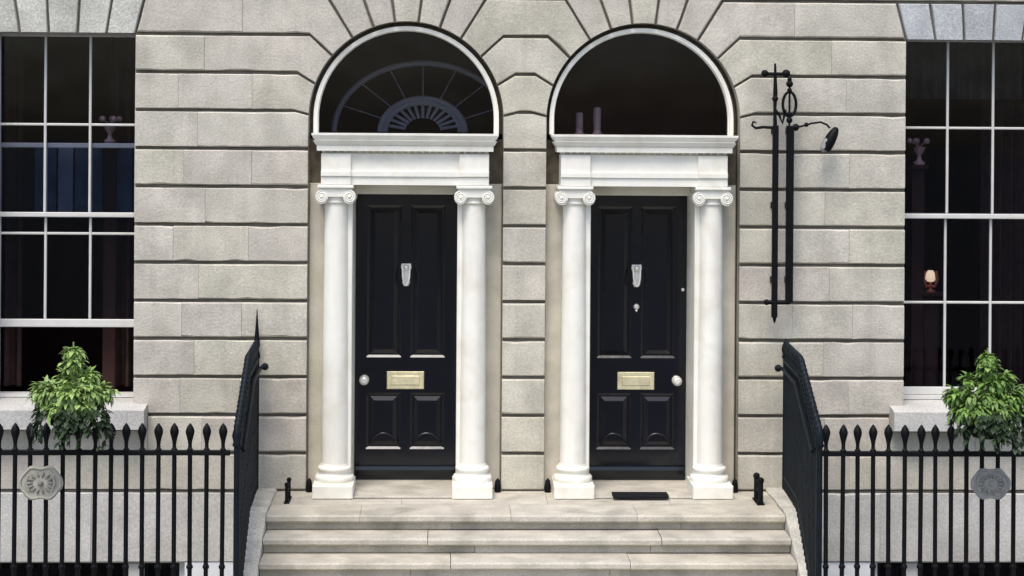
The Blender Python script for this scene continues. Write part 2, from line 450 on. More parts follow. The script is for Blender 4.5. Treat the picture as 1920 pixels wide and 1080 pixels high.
# arch courses
for k in (9, 10, 11, 12):
    z0, z1 = Z[k], Z[k + 1]
    ja = jit(JA if k % 2 else JB); rj = jit(RJA if k % 2 else RJB)
    xl = [j for j in ja if WL[1] + .2 < j < CL - 1.2]; xr = [j for j in rj if CR + 1.2 < j < WR[0] - .2]
    xs = max(xl); xe = min(xr)
    block([(xs, z0, 'h')] + arch_left_end(CL, k) + [(xs, z1, 'v')])
    block(mirror(arch_left_end(CR, k), CR)[::1] + [(xe, z0, 'v'), (xe, z1, 'h')])
    # pier block between the arches
    right_of_L = mirror(arch_left_end(CL, k), CL)      # top -> bottom along left arch
    left_of_R = arch_left_end(CR, k)                   # bottom -> top along right arch
    a = [list(p) for p in right_of_L]; a[-1][2] = 'h'
    b_ = [list(p) for p in left_of_R]; b_[-1][2] = 'h'
    block([tuple(p) for p in a] + [tuple(p) for p in b_])
    if k < 12:
        row(LEFT, WL[0], z0, z1, ja, r='o'); row(WR[1], RIGHT, z0, z1, rj, l='o')
        row(WL[1], xs, z0, z1, xl, l='o'); row(xe, WR[0], z0, z1, xr, r='o')
    else:
        for (w0, w1, mm) in ((*WL, 'greenstone'), (*WR, 'bluestone')):
            cx = (w0 + w1) / 2; n = 5
            sk = .085 / .635
            def top(x): return x + (x - cx) * sk
            xsq = [w0 + (w1 - w0) * i / n for i in range(n + 1)]
            for i in range(n):
                block([(xsq[i], z0, 'o'), (xsq[i + 1], z0, 'r'), (top(xsq[i + 1]), z1, 'h'), (top(xsq[i]), z1, 'r')], mm, 'lintel_stone')
            if w0 < 0:
                block([(LEFT, z0, 'h'), (w0, z0, 'r'), (top(w0), z1, 'h'), (LEFT, z1, 'v')])
                block([(w1, z0, 'h'), (xs, z0, 'v'), (xs, z1, 'h'), (top(w1), z1, 'r')])
            else:
                block([(xe, z0, 'h'), (w0, z0, 'r'), (top(w0), z1, 'h'), (xe, z1, 'v')])
                block([(w1, z0, 'h'), (RIGHT, z0, 'v'), (RIGHT, z1, 'h'), (top(w1), z1, 'r')])
# crown voussoirs up to Z14 and plain course above
zt = Z[14]
def rad_top(c, deg):
    return (c + (zt - ZS) / math.tan(R(deg)) if abs(deg - 90) > .01 else c, zt)
for c in (CL, CR):
    dg = [110, 97, 83, 70]
    for i in range(3):
        a0, a1 = dg[i], dg[i + 1]
        block([(*rad_top(c, a0), 'r')] + [(p[0], p[1], 'o') for p in arc(c, a0, a1)][:-1] + [(*A(c, a1), 'r'), (*rad_top(c, a1), 'h')])
block([(-3.3, Z[13], 'h'), (CL - BEND[13], Z[13], 'r')] + arc(CL, 124, 110)[:-1] + [(*A(CL, 110), 'r'), (*rad_top(CL, 110), 'h'), (-3.3, zt, 'v')])
block([(*rad_top(CL, 70), 'r')] + arc(CL, 70, 56)[:-1] + [(*A(CL, 56), 'r'), (CL + BEND[13], Z[13], 'h'), (CR - BEND[13], Z[13], 'r')] + arc(CR, 124, 110)[:-1] + [(*A(CR, 110), 'r'), (*rad_top(CR, 110), 'h')])
block([(*rad_top(CR, 70), 'r')] + arc(CR, 70, 56)[:-1] + [(*A(CR, 56), 'r'), (CR + BEND[13], Z[13], 'h'), (3.5, Z[13], 'v'), (3.5, zt, 'h')])
row(LEFT, -3.3, Z[13], zt, [-4.2, -5.2, -6.2]); row(3.5, RIGHT, Z[13], zt, [4.4, 5.4, 6.4])
row(LEFT, RIGHT, zt, Z[15], [-6.3, -5.2, -4.1, -3.0, -1.9, -.8, .3, 1.4, 2.5, 3.6, 4.7, 5.8])
# wall core above and at the far ends keeps daylight out of the rooms
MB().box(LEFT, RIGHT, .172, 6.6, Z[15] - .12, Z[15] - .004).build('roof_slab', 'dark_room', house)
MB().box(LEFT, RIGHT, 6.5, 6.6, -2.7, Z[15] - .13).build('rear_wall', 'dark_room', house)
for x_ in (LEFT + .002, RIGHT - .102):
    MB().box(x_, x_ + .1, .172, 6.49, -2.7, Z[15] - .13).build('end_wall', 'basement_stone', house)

# basement storey below the landing
bx = (-5.8, -3.03); bxr = (3.44, 6.2)
for (x0, x1) in ((LEFT, -5.0), (-5.0, -3.9), (-3.9, -2.44), (2.60, 3.5), (3.5, 4.6), (4.6, 5.7), (5.7, RIGHT)):
    rect(x0, x1, -.66, Z[0], t='h', b='o', m='basement_stone', groove=.02)
for (x0, x1, nm) in ((LEFT, bx[0], 0), (bx[1], -2.40, 0), (2.56, bxr[0], 0), (bxr[1], RIGHT, 0)):
    MB().box(x0, x1, .012, .3, -2.69, -.665, ch=.004).build('basement_render', 'whitewash', house)
MB().box(-2.39, 2.55, .03, .3, -2.69, -.03).build('basement_wall', 'basement_stone', house)

def sash_unit(parent, x0, x1, z0, z1, y, rows, cols, bot, topr):
    """one sliding sash: stiles, rails, bars, panes as separate sub-parts"""
    st = .042; g = .012; th = .04
    fr = MB().box(x0, x0 + st, y, y + th, z0, z1, ch=.006).box(x1 - st, x1, y, y + th, z0, z1, ch=.006)
    fr.box(x0 + st, x1 - st, y + .001, y + th - .001, z0, z0 + bot, ch=.006).box(x0 + st, x1 - st, y + .001, y + th - .001, z1 - topr, z1, ch=.006)
    fr.build('sash', 'sash', parent)
    xi0, xi1, zi0, zi1 = x0 + st, x1 - st, z0 + bot, z1 - topr
    for i in range(1, cols):
        xc = xi0 + (xi1 - xi0) * i / cols
        MB().box(xc - g, xc + g, y + .004, y + th - .004, zi0, zi1, ch=.006).build('glazing_bar', 'sash', parent)
    for j in range(1, rows):
        zc = zi0 + (zi1 - zi0) * j / rows
        for i in range(cols):
            a = xi0 + (xi1 - xi0) * i / cols + g * (i > 0); b = xi0 + (xi1 - xi0) * (i + 1) / cols - g * (i < cols - 1)
            MB().box(a, b, y + .005, y + th - .005, zc - g, zc + g, ch=.006).build('glazing_bar', 'sash', parent)
    for j in range(rows):
        for i in range(cols):
            a = xi0 + (xi1 - xi0) * i / cols; b = xi0 + (xi1 - xi0) * (i + 1) / cols
            c0 = zi0 + (zi1 - zi0) * j / rows; c1 = zi0 + (zi1 - zi0) * (j + 1) / rows
            tl = random.uniform(-.002, .002)
            MB().box(a + .004, b - .004, y + .018, y + .0205, c0 + .004, c1 - .004).build('pane', 'glass', parent)

def window(w, lift):
    x0, x1 = w
    f = MB()
    v0 = .018; v1 = .032 if w is WL else .018          # how much of the box frame shows past the stone
    f.box(x0 - .06, x0 + v0, .245, .40, WZ0, WZ1 + .12).box(x1 - v1, x1 + .06, .245, .40, WZ0, WZ1 + .12).box(x0 + v0, x1 - v1, .246, .40, WZ1 + .04, WZ1 + .12).box(x0 + v0, x1 - v1, .25, .40, WZ0, WZ0 + .03)
    win = f.build('sash_window', 'sash', house)
    a, b = x0 + v0 - .03, x1 - v1 + .03
    zt_, zb = WZ1 + .045, WZ0 + .032
    h = (zt_ - zb) / 2 + .025
    sash_unit(win, a, b, zt_ - h - (.03 if lift else 0), zt_ - (.02 if lift else 0), .275, 2, 3, .045, .05)
    sash_unit(win, a, b, zb + lift, zb + lift + h, .325, 2, 3, .075, .045)
    s = MB().prism([(-.20, WZ0 - .235), (-.06, WZ0 - .262), (.28, WZ0 - .262), (.28, WZ0 - .004), (-.03, WZ0 - .03), (-.20, WZ0 - .06)], x0 - .136, x1 + .136, 'X')
    s.build('window_sill', 'basement_stone', win)
    # dark room behind
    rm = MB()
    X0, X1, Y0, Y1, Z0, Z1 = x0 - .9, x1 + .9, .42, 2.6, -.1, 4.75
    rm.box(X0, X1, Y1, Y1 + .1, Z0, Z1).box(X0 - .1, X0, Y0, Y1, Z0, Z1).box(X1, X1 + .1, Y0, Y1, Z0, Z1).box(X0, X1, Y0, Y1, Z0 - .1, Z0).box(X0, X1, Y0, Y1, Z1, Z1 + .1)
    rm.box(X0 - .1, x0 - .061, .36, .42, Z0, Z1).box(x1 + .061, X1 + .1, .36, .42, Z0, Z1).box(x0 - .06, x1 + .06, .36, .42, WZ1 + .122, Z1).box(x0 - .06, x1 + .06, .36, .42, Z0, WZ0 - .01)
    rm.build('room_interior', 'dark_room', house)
    return win
window(WL, .62)
window(WR, 0.0)

def curtain(x0, x1, z0, z1, y, m, folds, label):
    n = folds * 8; pts = []
    for i in range(n + 1):
        x = x0 + (x1 - x0) * i / n
        pts.append((x, y + .05 * math.sin(i / 8 * 2 * math.pi) + .012 * math.sin(i * .7)))
    poly = pts + [(x, yy + .006) for x, yy in reversed(pts)]
    o = MB().prism(poly, z0, z1, 'Z', smooth=True).build('curtain', m)
    return tag(o, label, 'curtain')
curtain(-3.86, -3.42, .9, 4.5, .60, 'curtain', 4, 'dark drawn-back curtain inside the left window beside its right jamb')
curtain(-5.05, -4.68, .9, 4.5, .60, 'curtain', 3, 'dark drawn-back curtain at the far left edge of the left window')
curtain(3.70, 5.0, 3.72, 4.5, .60, 'valance', 11, 'short grey pleated curtain across the top of the right window')
curtain(4.62, 5.05, .9, 3.70, .66, 'curtain', 4, 'long dark curtain at the right edge of the right window')

def wall_lamp(x, z, y, lit, label):
    e = empty('interior_lamp', (x, y, z - .12))
    tag(e, label, 'lamp')
    MB().lathe([(.045, 0), (.05, .015), (.012, .03), (.012, .12)], seg=12).build('base', 'copper', e)
    for a_ in range(4):
        MB().tube([(0, 0, .06), (.06 * math.cos(a_ * 1.57 + .5), .06 * math.sin(a_ * 1.57 + .5), .05), (.09 * math.cos(a_ * 1.57 + .5), .09 * math.sin(a_ * 1.57 + .5), .12), (.075 * math.cos(a_ * 1.57 + .5), .075 * math.sin(a_ * 1.57 + .5), .20)], .014, 6).build('scrolled_arm', 'copper', e)
    MB().lathe([(.03, .10), (.055, .13), (.05, .17), (.025, .21)], seg=14).build('lamp_shade', 'lamp_glow' if lit else 'porcelain', e)
    return e
# narrow inside ledges carry the lamps
def ledge(x0, x1, y0, y1, z, label):
    o = MB().box(x0, x1, y0, y1, z - .04, z, ch=.008).box(x0 + .03, x1 - .03, y0 + .06, y1, -.1, z - .04).build('pedestal', 'dark_room')
    tag(o, label, 'furniture')
P1 = (4.105, .56, 1.86)
ledge(P1[0] - .1, P1[0] + .1, P1[1] - .1, P1[1] + .1, 1.84, 'dark narrow pedestal under the glowing lamp behind the right window')
wall_lamp(P1[0], 1.96, P1[1], True, 'small glowing amber and copper lamp behind the right window near its left jamb')
P2 = (3.92, .9)
ledge(-3.92, -3.74, .42, .50, 3.24, 'tall dark stand holding the pink ornament inside the left window')
def ornament(x, y, z, label):
    e = empty('ornament', (x, y, z)); tag(e, label, 'ornament')
    MB().lathe([(.05, 0), (.06, .02), (.022, .05), (.02, .09), (.05, .13), (.06, .17)], seg=14).build('vase', 'porcelain', e)
    for a in range(5):
        an = a * 1.2566 + .3
        MB().tube([(0, 0, .16), (.04 * math.cos(an), .04 * math.sin(an), .2), (.08 * math.cos(an), .08 * math.sin(an), .22)], .006, 6).ball((.09 * math.cos(an), .09 * math.sin(an), .23), .028, 8, 6).build('flower', 'porcelain', e)
ornament(-3.83, .46, 3.24, 'small pinkish flower ornament behind the right hand panes of the left window')
ledge(3.87, 4.05, .42, .50, 3.08, 'tall dark stand holding the pale ornament inside the right window')
ornament(3.96, .46, 3.08, 'small pale flower ornament behind the left hand panes of the right window')

bl = empty('pane_reflection', (-3.93, .52, 2.52)); tag(bl, 'blue-grey strips standing in for a reflection in the middle panes of the left window', 'reflection')  # added strips whose colour imitates a reflection in the panes
for i, (xa, xb, mm) in enumerate(((-.62, -.42, 'reflection'), (-.40, -.26, 'reflection_pale'), (-.24, .02, 'reflection'), (.04, .30, 'reflection'), (.32, .46, 'reflection_pale'))):
    MB().box(xa, xb, -.006 + .004 * (i % 2), .006, 0, .70).build('reflection_strip', mm, bl)
# basement windows
def basement_window(x0, x1, mull, y=.10):
    f = MB().box(x0, x0 + .06, y, y + .14, -2.2, -.665).box(x1 - .06, x1, y, y + .14, -2.2, -.665).box(x0 + .06, x1 - .06, y, y + .14, -.69, -.665).box(x0 + .06, x1 - .06, y, y + .14, -2.26, -2.2)
    for (a, b) in mull: f.box(a, b, y - .03, y + .14, -2.2, -.69)
    w = f.build('basement_window', 'sash', house)
    es = [x0 + .06] + [v for m_ in mull for v in m_] + [x1 - .06]
    for i in range(0, len(es), 2):
        a, b = es[i], es[i + 1]
        MB().box(a, a + .03, y + .03, y + .08, -2.2, -.69).box(b - .03, b, y + .03, y + .08, -2.2, -.69).box(a + .03, b - .03, y + .03, y + .08, -1.46, -1.42).build('sash', 'iron_blue', w)
        MB().box(a + .03, b - .03, y + .05, y + .053, -2.2, -.69).build('pane', 'glass', w)
    r_ = MB().box(x0 - .1, x1 + .1, 2.0, 2.1, -2.7, -.4).box(x0 - .1, x0, .31, 2.0, -2.7, -.4).box(x1, x1 + .1, .31, 2.0, -2.7, -.4).box(x0, x1, .31, 2.0, -2.7, -2.6).box(x0, x1, .31, 2.0, -.5, -.4)
    r_.build('room_interior', 'dark_room', house)
basement_window(-5.80, -3.03, [(-5.42, -5.28), (-3.56, -3.42)])
basement_window(3.44, 6.2, [(3.76, 3.90), (5.7, 5.84)])

# ------------------------------------------------------------------ doorways
def ring(c, r0, r1, y0, y1, zb, n=40, prof=None):
    """stilted semicircular band from zb up over the arch"""
    outer = [(c + r1, zb)] + [(c + r1 * math.cos(math.pi * i / n), ZS + r1 * math.sin(math.pi * i / n)) for i in range(n + 1)] + [(c - r1, zb)]
    inner = [(c + r0, zb)] + [(c + r0 * math.cos(math.pi * i / n), ZS + r0 * math.sin(math.pi * i / n)) for i in range(n + 1)] + [(c - r0, zb)]
    b = MB(); k = len(outer)
    vs = [(x, y0, z) for x, z in outer] + [(x, y0, z) for x, z in inner] + [(x, y1, z) for x, z in outer] + [(x, y1, z) for x, z in inner]
    for i in range(k - 1):
        b.add([vs[i], vs[i + 1], vs[k + i + 1], vs[k + i]], [(0, 1, 2, 3)])
        b.add([vs[i], vs[i + 1], vs[2 * k + i + 1], vs[2 * k + i]], [(0, 1, 2, 3)], 0, True)
        b.add([vs[k + i], vs[k + i + 1], vs[3 * k + i + 1], vs[3 * k + i]], [(0, 1, 2, 3)], 0, True)
        b.add([vs[2 * k + i], vs[2 * k + i + 1], vs[3 * k + i + 1], vs[3 * k + i]], [(0, 1, 2, 3)])
    return b

def half_disc(c, r, zb, n=40):
    return [(c + r, zb)] + [(c + r * math.cos(math.pi * i / n), ZS + r * math.sin(math.pi * i / n)) for i in range(n + 1)] + [(c - r, zb)]

def spiral(cx, cz, y, r0, turns, s, n=40):
    return [(cx + s * (r0 * (1 - .72 * i / n)) * math.cos(math.pi / 2 - turns * 2 * math.pi * i / n), y, cz + (r0 * (1 - .72 * i / n)) * math.sin(math.pi / 2 - turns * 2 * math.pi * i / n)) for i in range(n + 1)]

FY = -.10
def doorway(c, knob_side, extra):
    # door surround: cream reveal piers behind the columns
    base = MB()
    for s in (-1, 1):
        a, b = sorted((c + s * .54, c + s * (hw - .004)))
        base.box(a, b, .11, .55, .004, 2.88, ch=.01)
    dc = base.build('door_surround', 'cream', house)
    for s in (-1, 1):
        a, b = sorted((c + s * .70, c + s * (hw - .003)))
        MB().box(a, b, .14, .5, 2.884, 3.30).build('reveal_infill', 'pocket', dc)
    # white inner frame
    fr = MB()
    for s in (-1, 1):
        a, b = sorted((c + s * .487, c + s * .537)); fr.box(a, b, -.12, .55, .024, 2.86, ch=.006)
    fr.box(c - .486, c + .486, .20, .55, 2.775, 2.86, ch=.006)
    fr.build('door_frame', 'white_paint', dc)
    # columns
    for s in (-1, 1):
        x = c + s * .640
        prof = []
        for i in range(15):
            t = i / 14
            r_ = .123 - .017 * (t ** 1.6)
            prof.append((r_, .27 + t * (2.72 - .27)))
        sh = MB().lathe(prof, (x, FY, 0), 48, flute=1, fd=.004).build('column', 'white_paint', dc)
        bs = MB().box(x - .185, x + .185, FY - .30, .105, .004, .125, ch=.008)
        bs.lathe([(.175, .125), (.182, .14), (.184, .16), (.172, .18), (.150, .187), (.142, .205), (.146, .222), (.158, .23), (.158, .25), (.146, .262), (.130, .27), (.13, .285)], (x, FY, 0), 32)
        bs.build('column_base', 'white_paint', dc)
        cp = MB()
        cp.box(x - .165, x + .165, FY - .165, .105, 2.845, 2.872, ch=.006)           # abacus
        cp.prism([(x - .15, 2.845), (x - .15, 2.79), (x - .06, 2.765), (x + .06, 2.765), (x + .15, 2.79), (x + .15, 2.845)], FY - .14, .10)
        cp.lathe([(.112, 2.70), (.122, 2.71), (.122, 2.722), (.114, 2.73), (.118, 2.76), (.13, 2.79)], (x, FY, 0), 28)
        for q in (-1, 1):
            cx, cz = x + q * .128, 2.765
            pts = [(cx + .058 * math.cos(2 * math.pi * i / 20), cz + .066 * math.sin(2 * math.pi * i / 20)) for i in range(20)]
            cp.prism(pts, FY - .145, .10, smooth=True)
            cp.tube(spiral(cx, cz, FY - .146, .055, 2.2, q), .008, 6)
            cp.ball((cx, FY - .146, cz), .016, 10, 6)
        cp.build('capital', 'white_paint', dc)
    # entablature
    en = MB()
    en.box(c - .50, c + .50, FY + -.115, .45, 2.875, 2.955).box(c - .50, c + .50, FY + -.13, .45, 2.955, 3.0).box(c - .50, c + .50, FY + -.105, .45, 3.0, 3.165)
    for s in (-1, 1):
        a, b = sorted((c + s * .50, c + s * .775))
        en.box(a, b, FY + -.15, .45, 2.875, 2.955, ch=.004).box(a, b, FY + -.165, .45, 2.955, 3.0, ch=.004).box(a, b, FY + -.14, .45, 3.0, 3.165, ch=.004)
    en.build('frieze', 'white_paint', dc)
    cn = MB()
    def layer(h0, f0, h1, f1, z0, z1):
        f0 -= .02; f1 -= .02; h0 -= .022; h1 -= .022
        q0 = [(c - h0, f0), (c + h0, f0), (c + h0, .42), (c - h0, .42)]; q1 = [(c - h1, f1), (c + h1, f1), (c + h1, .42), (c - h1, .42)]
        vs = [(x, y, z0) for x, y in q0] + [(x, y, z1) for x, y in q1]
        cn.add(vs, [(0, 1, 2, 3), (4, 5, 6, 7), (0, 1, 5, 4), (1, 2, 6, 5), (2, 3, 7, 6), (3, 0, 4, 7)])
    layer(.785, -.165, .80, -.185, 3.165, 3.19)
    layer(.835, -.25, .837, -.252, 3.19, 3.245)
    layer(.845, -.26, .87, -.285, 3.245, 3.285)
    layer(.852, -.272, .855, -.275, 3.285, 3.30)
    layer(.862, -.282, .882, -.30, 3.30, 3.335)
    layer(.882, -.30, .882, -.30, 3.335, 3.352)
    cn.build('cornice', 'white_paint', dc)
    # small dentils catch the shade under the cornice
    dm = MB().box(-.010, .010, -.02, .02, 0, .016).mesh('dentil', 'white_paint')
    for i in range(24):
        inst('dentil', dm, dc, (c - .75 + i * 1.5 / 23, -.205, 3.1735))
    # fanlight
    fl = ring(c, .832, .870, .06, .13, 3.353).build('fanlight', 'white_paint', house)
    ring(c, .824, .834, .10, .17, 3.353).build('fanlight_bead', 'white_paint', fl)
    MB().prism(half_disc(c, .829, 3.354), .145, .149).build('pane', 'glass', fl)
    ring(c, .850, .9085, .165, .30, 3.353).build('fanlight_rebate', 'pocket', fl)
    # hall
    h = MB(); X0, X1, Y0, Y1 = c - 1.0, c + 1.0, .69, 6.0
    h.box(X0, X1, Y1, Y1 + .1, -.05, 4.7).box(X0 - .05, X0, .5, Y1, -.05, 4.7).box(X1, X1 + .05, .5, Y1, -.05, 4.7).box(X0, X1, .5, Y1, 4.7, 4.8).box(X0, X1, .7, Y1, -.1, -.05)
    h.box(X0, X1, .46, .68, 2.865, 3.16)
    h.build('hall_interior', 'hall_wall', house)
    # door leaf
    y = .46
    D = MB()
    w = .484
    D.box(c - w, c + w, y + .022, y + .055, .026, 2.772)
    rails = [(.026, .17), (.17, .33), (.84, 1.22), (2.64, 2.772)]
    for (a, b) in ((.026, .32), (.86, 1.20), (2.66, 2.772)):
        D.box(c - w + .11, c - .045, y, y + .022, a, b).box(c + .045, c + w - .11, y, y + .022, a, b)
    D.box(c - w, c - w + .11, y, y + .022, .026, 2.772).box(c + w - .11, c + w, y, y + .022, .026, 2.772).box(c - .045, c + .045, y, y + .022, .026, 2.772)
    door = D.build('door', 'door', house)
    for s in (-1, 1):
        xa, xb = sorted((c + s * .045, c + s * (w - .11)))
        for (za, zb) in ((.32, .86), (1.20, 2.66)):
            # moulding + raised field
            mo = MB()
            k = .022
            for (p, q) in (((xa, za, xb, za + k)), ((xa, zb - k, xb, zb)), ((xa, za + k, xa + k, zb - k)), ((xb - k, za + k, xb, zb - k))) if False else ():
                pass
            mo.prism([(y - .006, za), (y + .021, za), (y + .021, za + k), (y + .008, za + k)], xa, xb, 'X')
            mo.prism([(y + .008, zb - k), (y + .021, zb - k), (y + .021, zb), (y - .006, zb)], xa, xb, 'X')
            mo.prism([(xa, y - .006), (xa + k, y + .008), (xa + k, y + .021), (xa, y + .021)], za + k, zb - k, 'Z')
            mo.prism([(xb - k, y + .008), (xb, y - .006), (xb, y + .021), (xb - k, y + .021)], za + k, zb - k, 'Z')
            mo.build('panel_moulding', 'door', door)
            pf = MB()
            e = .035; f_ = .075
            p0 = [(xa + e, za + e), (xb - e, za + e), (xb - e, zb - e), (xa + e, zb - e)]
            p1 = [(xa + f_, za + f_), (xb - f_, za + f_), (xb - f_, zb - f_), (xa + f_, zb - f_)]
            vs = [(a, y + .0215, b) for a, b in p0] + [(a, y + .003, b) for a, b in p1]
            pf.add(vs, [(4, 5, 6, 7)] + [(i, (i + 1) % 4, (i + 1) % 4 + 4, i + 4) for i in range(4)])
            pf.build('panel', 'door', door)
        # arched bead in the lower panels
        xm = (xa + xb) / 2
        pts = [(xm + .105 * math.cos(math.pi * i / 14), y - .002, .385 + .085 * math.sin(math.pi * i / 14)) for i in range(15)]
        MB().tube(pts, .012, 8).build('arched_bead', 'door', door)
    MB().prism([(y - .045, .125), (y, .125), (y, .168), (y - .038, .158)], c - w + .01, c + w - .01, 'X').build('weather_board', 'door', door)
    # ironmongery
    lp = MB().box(c - .178, c + .178, y - .012, y, .895, 1.065, ch=.006)
    lp.box(c - .135, c + .135, y - .02, y - .012, .935, 1.025, ch=.006)
    lp.build('letter_plate', 'brass', door)
    kb = MB().lathe([(.046, 0), (.044, .008), (.018, .015), (.017, .04), (.034, .05), (.046, .068), (.043, .085), (.022, .098)], seg=20)
    ko = kb.build('door_knob', 'pale_brass', door, (c + knob_side * (w - .09), y, .985))
    ko.rotation_euler = (R(90), 0, 0)
    kn = MB()
    pts = [(-.045, 2.10), (.045, 2.10), (.05, 2.06), (.034, 2.02), (.030, 1.95), (.038, 1.92), (.02, 1.885), (-.02, 1.885), (-.038, 1.92), (-.030, 1.95), (-.034, 2.02), (-.05, 2.06)]
    kn.prism([(c + a, b) for a, b in pts], y - .014, y)
    kn.tube([(c - .034, y - .022, 2.06), (c - .03, y - .045, 1.97), (c - .018, y - .052, 1.91), (c, y - .055, 1.895), (c + .018, y - .052, 1.91), (c + .03, y - .045, 1.97), (c + .034, y - .022, 2.06)], .011, 8)
    kn.ball((c, y - .03, 2.065), .03, 12, 8)
    kn.build('door_knocker', 'pale_brass', door)
    if extra:
        s_ = MB().lathe([(.02, 0), (.028, .01), (.028, .03), (.012, .042)], seg=16).ball((0, -.035, .02), .014, 10, 6)
        o = s_.build('door_pull', 'pale_brass', door, (c, y, 1.695)); o.rotation_euler = (R(90), 0, 0)
        o = MB().lathe([(.016, 0), (.016, .012), (.008, .016)], seg=14).build('lock', 'pale_brass', door, (c + w - .035, y, 1.86)); o.rotation_euler = (R(90), 0, 0)
    # threshold stone
    MB().box(c - .53, c + .53, -.36, .60, .003, .022, ch=.006).build('threshold', 'step', dc)
    return dc
doorway(CL, -1, False)
doorway(CR - .012, 1, True)

# inner hall fanlight seen through the left fanlight
hf_y = 1.55
hc, hz, rx, rz = -0.86, 3.36, .90, .70
MB().box(CL - .995, CL + .995, hf_y + .05, hf_y + .12, -.04, 4.69).build('hall_screen', 'dark_room', house)
hp = []
def ell(a, k): return (hc + rx * k * math.cos(a), hz + rz * k * math.sin(a))
hfl = MB().tube([(ell(math.pi * i / 40, 1)[0], hf_y, ell(math.pi * i / 40, 1)[1]) for i in range(41)], .032, 8).build('inner_fanlight', 'hall_trim', house)
MB().tube([(ell(math.pi * i / 32, .48)[0], hf_y, ell(math.pi * i / 32, .48)[1]) for i in range(33)], .034, 8).build('inner_arc', 'hall_trim', hfl)
MB().tube([(ell(math.pi * i / 32, .42)[0], hf_y, ell(math.pi * i / 32, .42)[1]) for i in range(33)], .026, 8).build('inner_arc', 'hall_trim', hfl)
for i in range(1, 14):
    a = math.pi * i / 14
    p, q = ell(a, .20), ell(a, .46)
    MB().tube([(p[0], hf_y, p[1]), (q[0], hf_y, q[1])], .018, 6).build('fan_blade', 'hall_trim', hfl)
for i in range(1, 8):
    a = math.pi * i / 8
    p, q = ell(a, .5), ell(a, .98)
    MB().tube([(p[0], hf_y, p[1]), (q[0], hf_y, q[1])], .006, 6).build('glazing_bar', 'hall_trim', hfl)
MB().box(CR - .985, CR + .975, 2.2, 2.28, -.04, 4.69).build('hall_screen', 'hall_wall', house)
# two pale candles standing inside the right fanlight
for (x, h, lb) in ((.66, .15, 'shorter pale candle standing behind the fanlight over the right door'), (.83, .20, 'taller pale candle standing behind the fanlight over the right door')):
    e = empty('candle', (x, .40, 3.352)); tag(e, lb, 'candle', 'candles behind the right fanlight')
    MB().lathe([(.05, 0), (.05, .012), (.035, .02), (.035, .05)], seg=14).build('holder', 'porcelain', e)
    MB().lathe([(.036, .05), (.036, h + .05), (.03, h + .06), (.004, h + .062)], seg=14).build('candle_body', 'candle_wax', e)
MB().box(CR - .7, CR + .7, .30, .48, 3.31, 3.351).build('fanlight_shelf', 'dark_room', house)

# ------------------------------------------------------------------ steps
steps = empty('stone_steps', (0, -1.3, GZ))
tag(steps, 'broad flight of worn beige stone steps leading to both doors', 'steps')
XL, XR = -2.17, 2.41
RH, TD = .14, .30
def SM(mb, name, m): return mb.build(name, m, steps, (0, 1.3, -GZ))
# landing flagstones
fx = [-2.43, -1.35, -.02, 1.1, 2.59]
for i in range(4):
    a, b = fx[i], fx[i + 1]
    if i == 0: a = XL
    if i == 3: b = XR
    g = .0015
    y0 = -1.10
    pr = [(y0 + .012, -.065), (y0, -.05), (y0, -.014), (y0 + .014, 0), (-.62, 0), (-.62, -.065)]
    SM(MB().prism(pr, a + g, b - g, 'X'), 'landing_stone', 'step')
    a2, b2 = fx[i] + (.35 if i else .0), fx[i + 1] + (.35 if i < 3 else 0)
    SM(MB().box(a2 + g, b2 - g, -.615, .72, -.06, 0.0005), 'landing_stone', 'step')
spl = {1: [-.75, 1.28], 2: [-.55, .98], 3: [-1.1, .6], 4: [-.3, 1.5], 5: [-.9, .9]}
for k in range(0, 6):
    y0 = -1.10 - TD * k; z0 = -RH * k
    # riser below this tread, set back under the nosing
    xs = [XL] + [x + .21 for x in spl.get(k + 1, [-.6, .9])] + [XR]
    if k:
        xt = [XL] + spl[k] + [XR]
        for i in range(len(xt) - 1):
            dz = random.uniform(-.003, .003); dy = random.uniform(-.006, .006)
            pr = [(y0 + .012 + dy, z0 - .062 + dz), (y0 + dy, z0 - .05 + dz), (y0 + dy, z0 - .016 + dz), (y0 + .016 + dy, z0 + dz), (y0 + TD + .060, z0 + .002 + dz), (y0 + TD + .060, z0 - .062 + dz)]
            SM(MB().prism(pr, xt[i] + .003, xt[i + 1] - .003, 'X'), 'tread_stone', 'step')
    for i in range(len(xs) - 1):
        SM(MB().box(xs[i] + .002, xs[i + 1] - .002, y0 + .064 + random.uniform(0, .006), y0 + .28, z0 - RH + (.006 if k < 5 else 0), z0 - .068), 'riser_stone', 'step')
SM(MB().box(XL, XR, -2.6, -.02, GZ - .3, -.85), 'core', 'basement_stone')
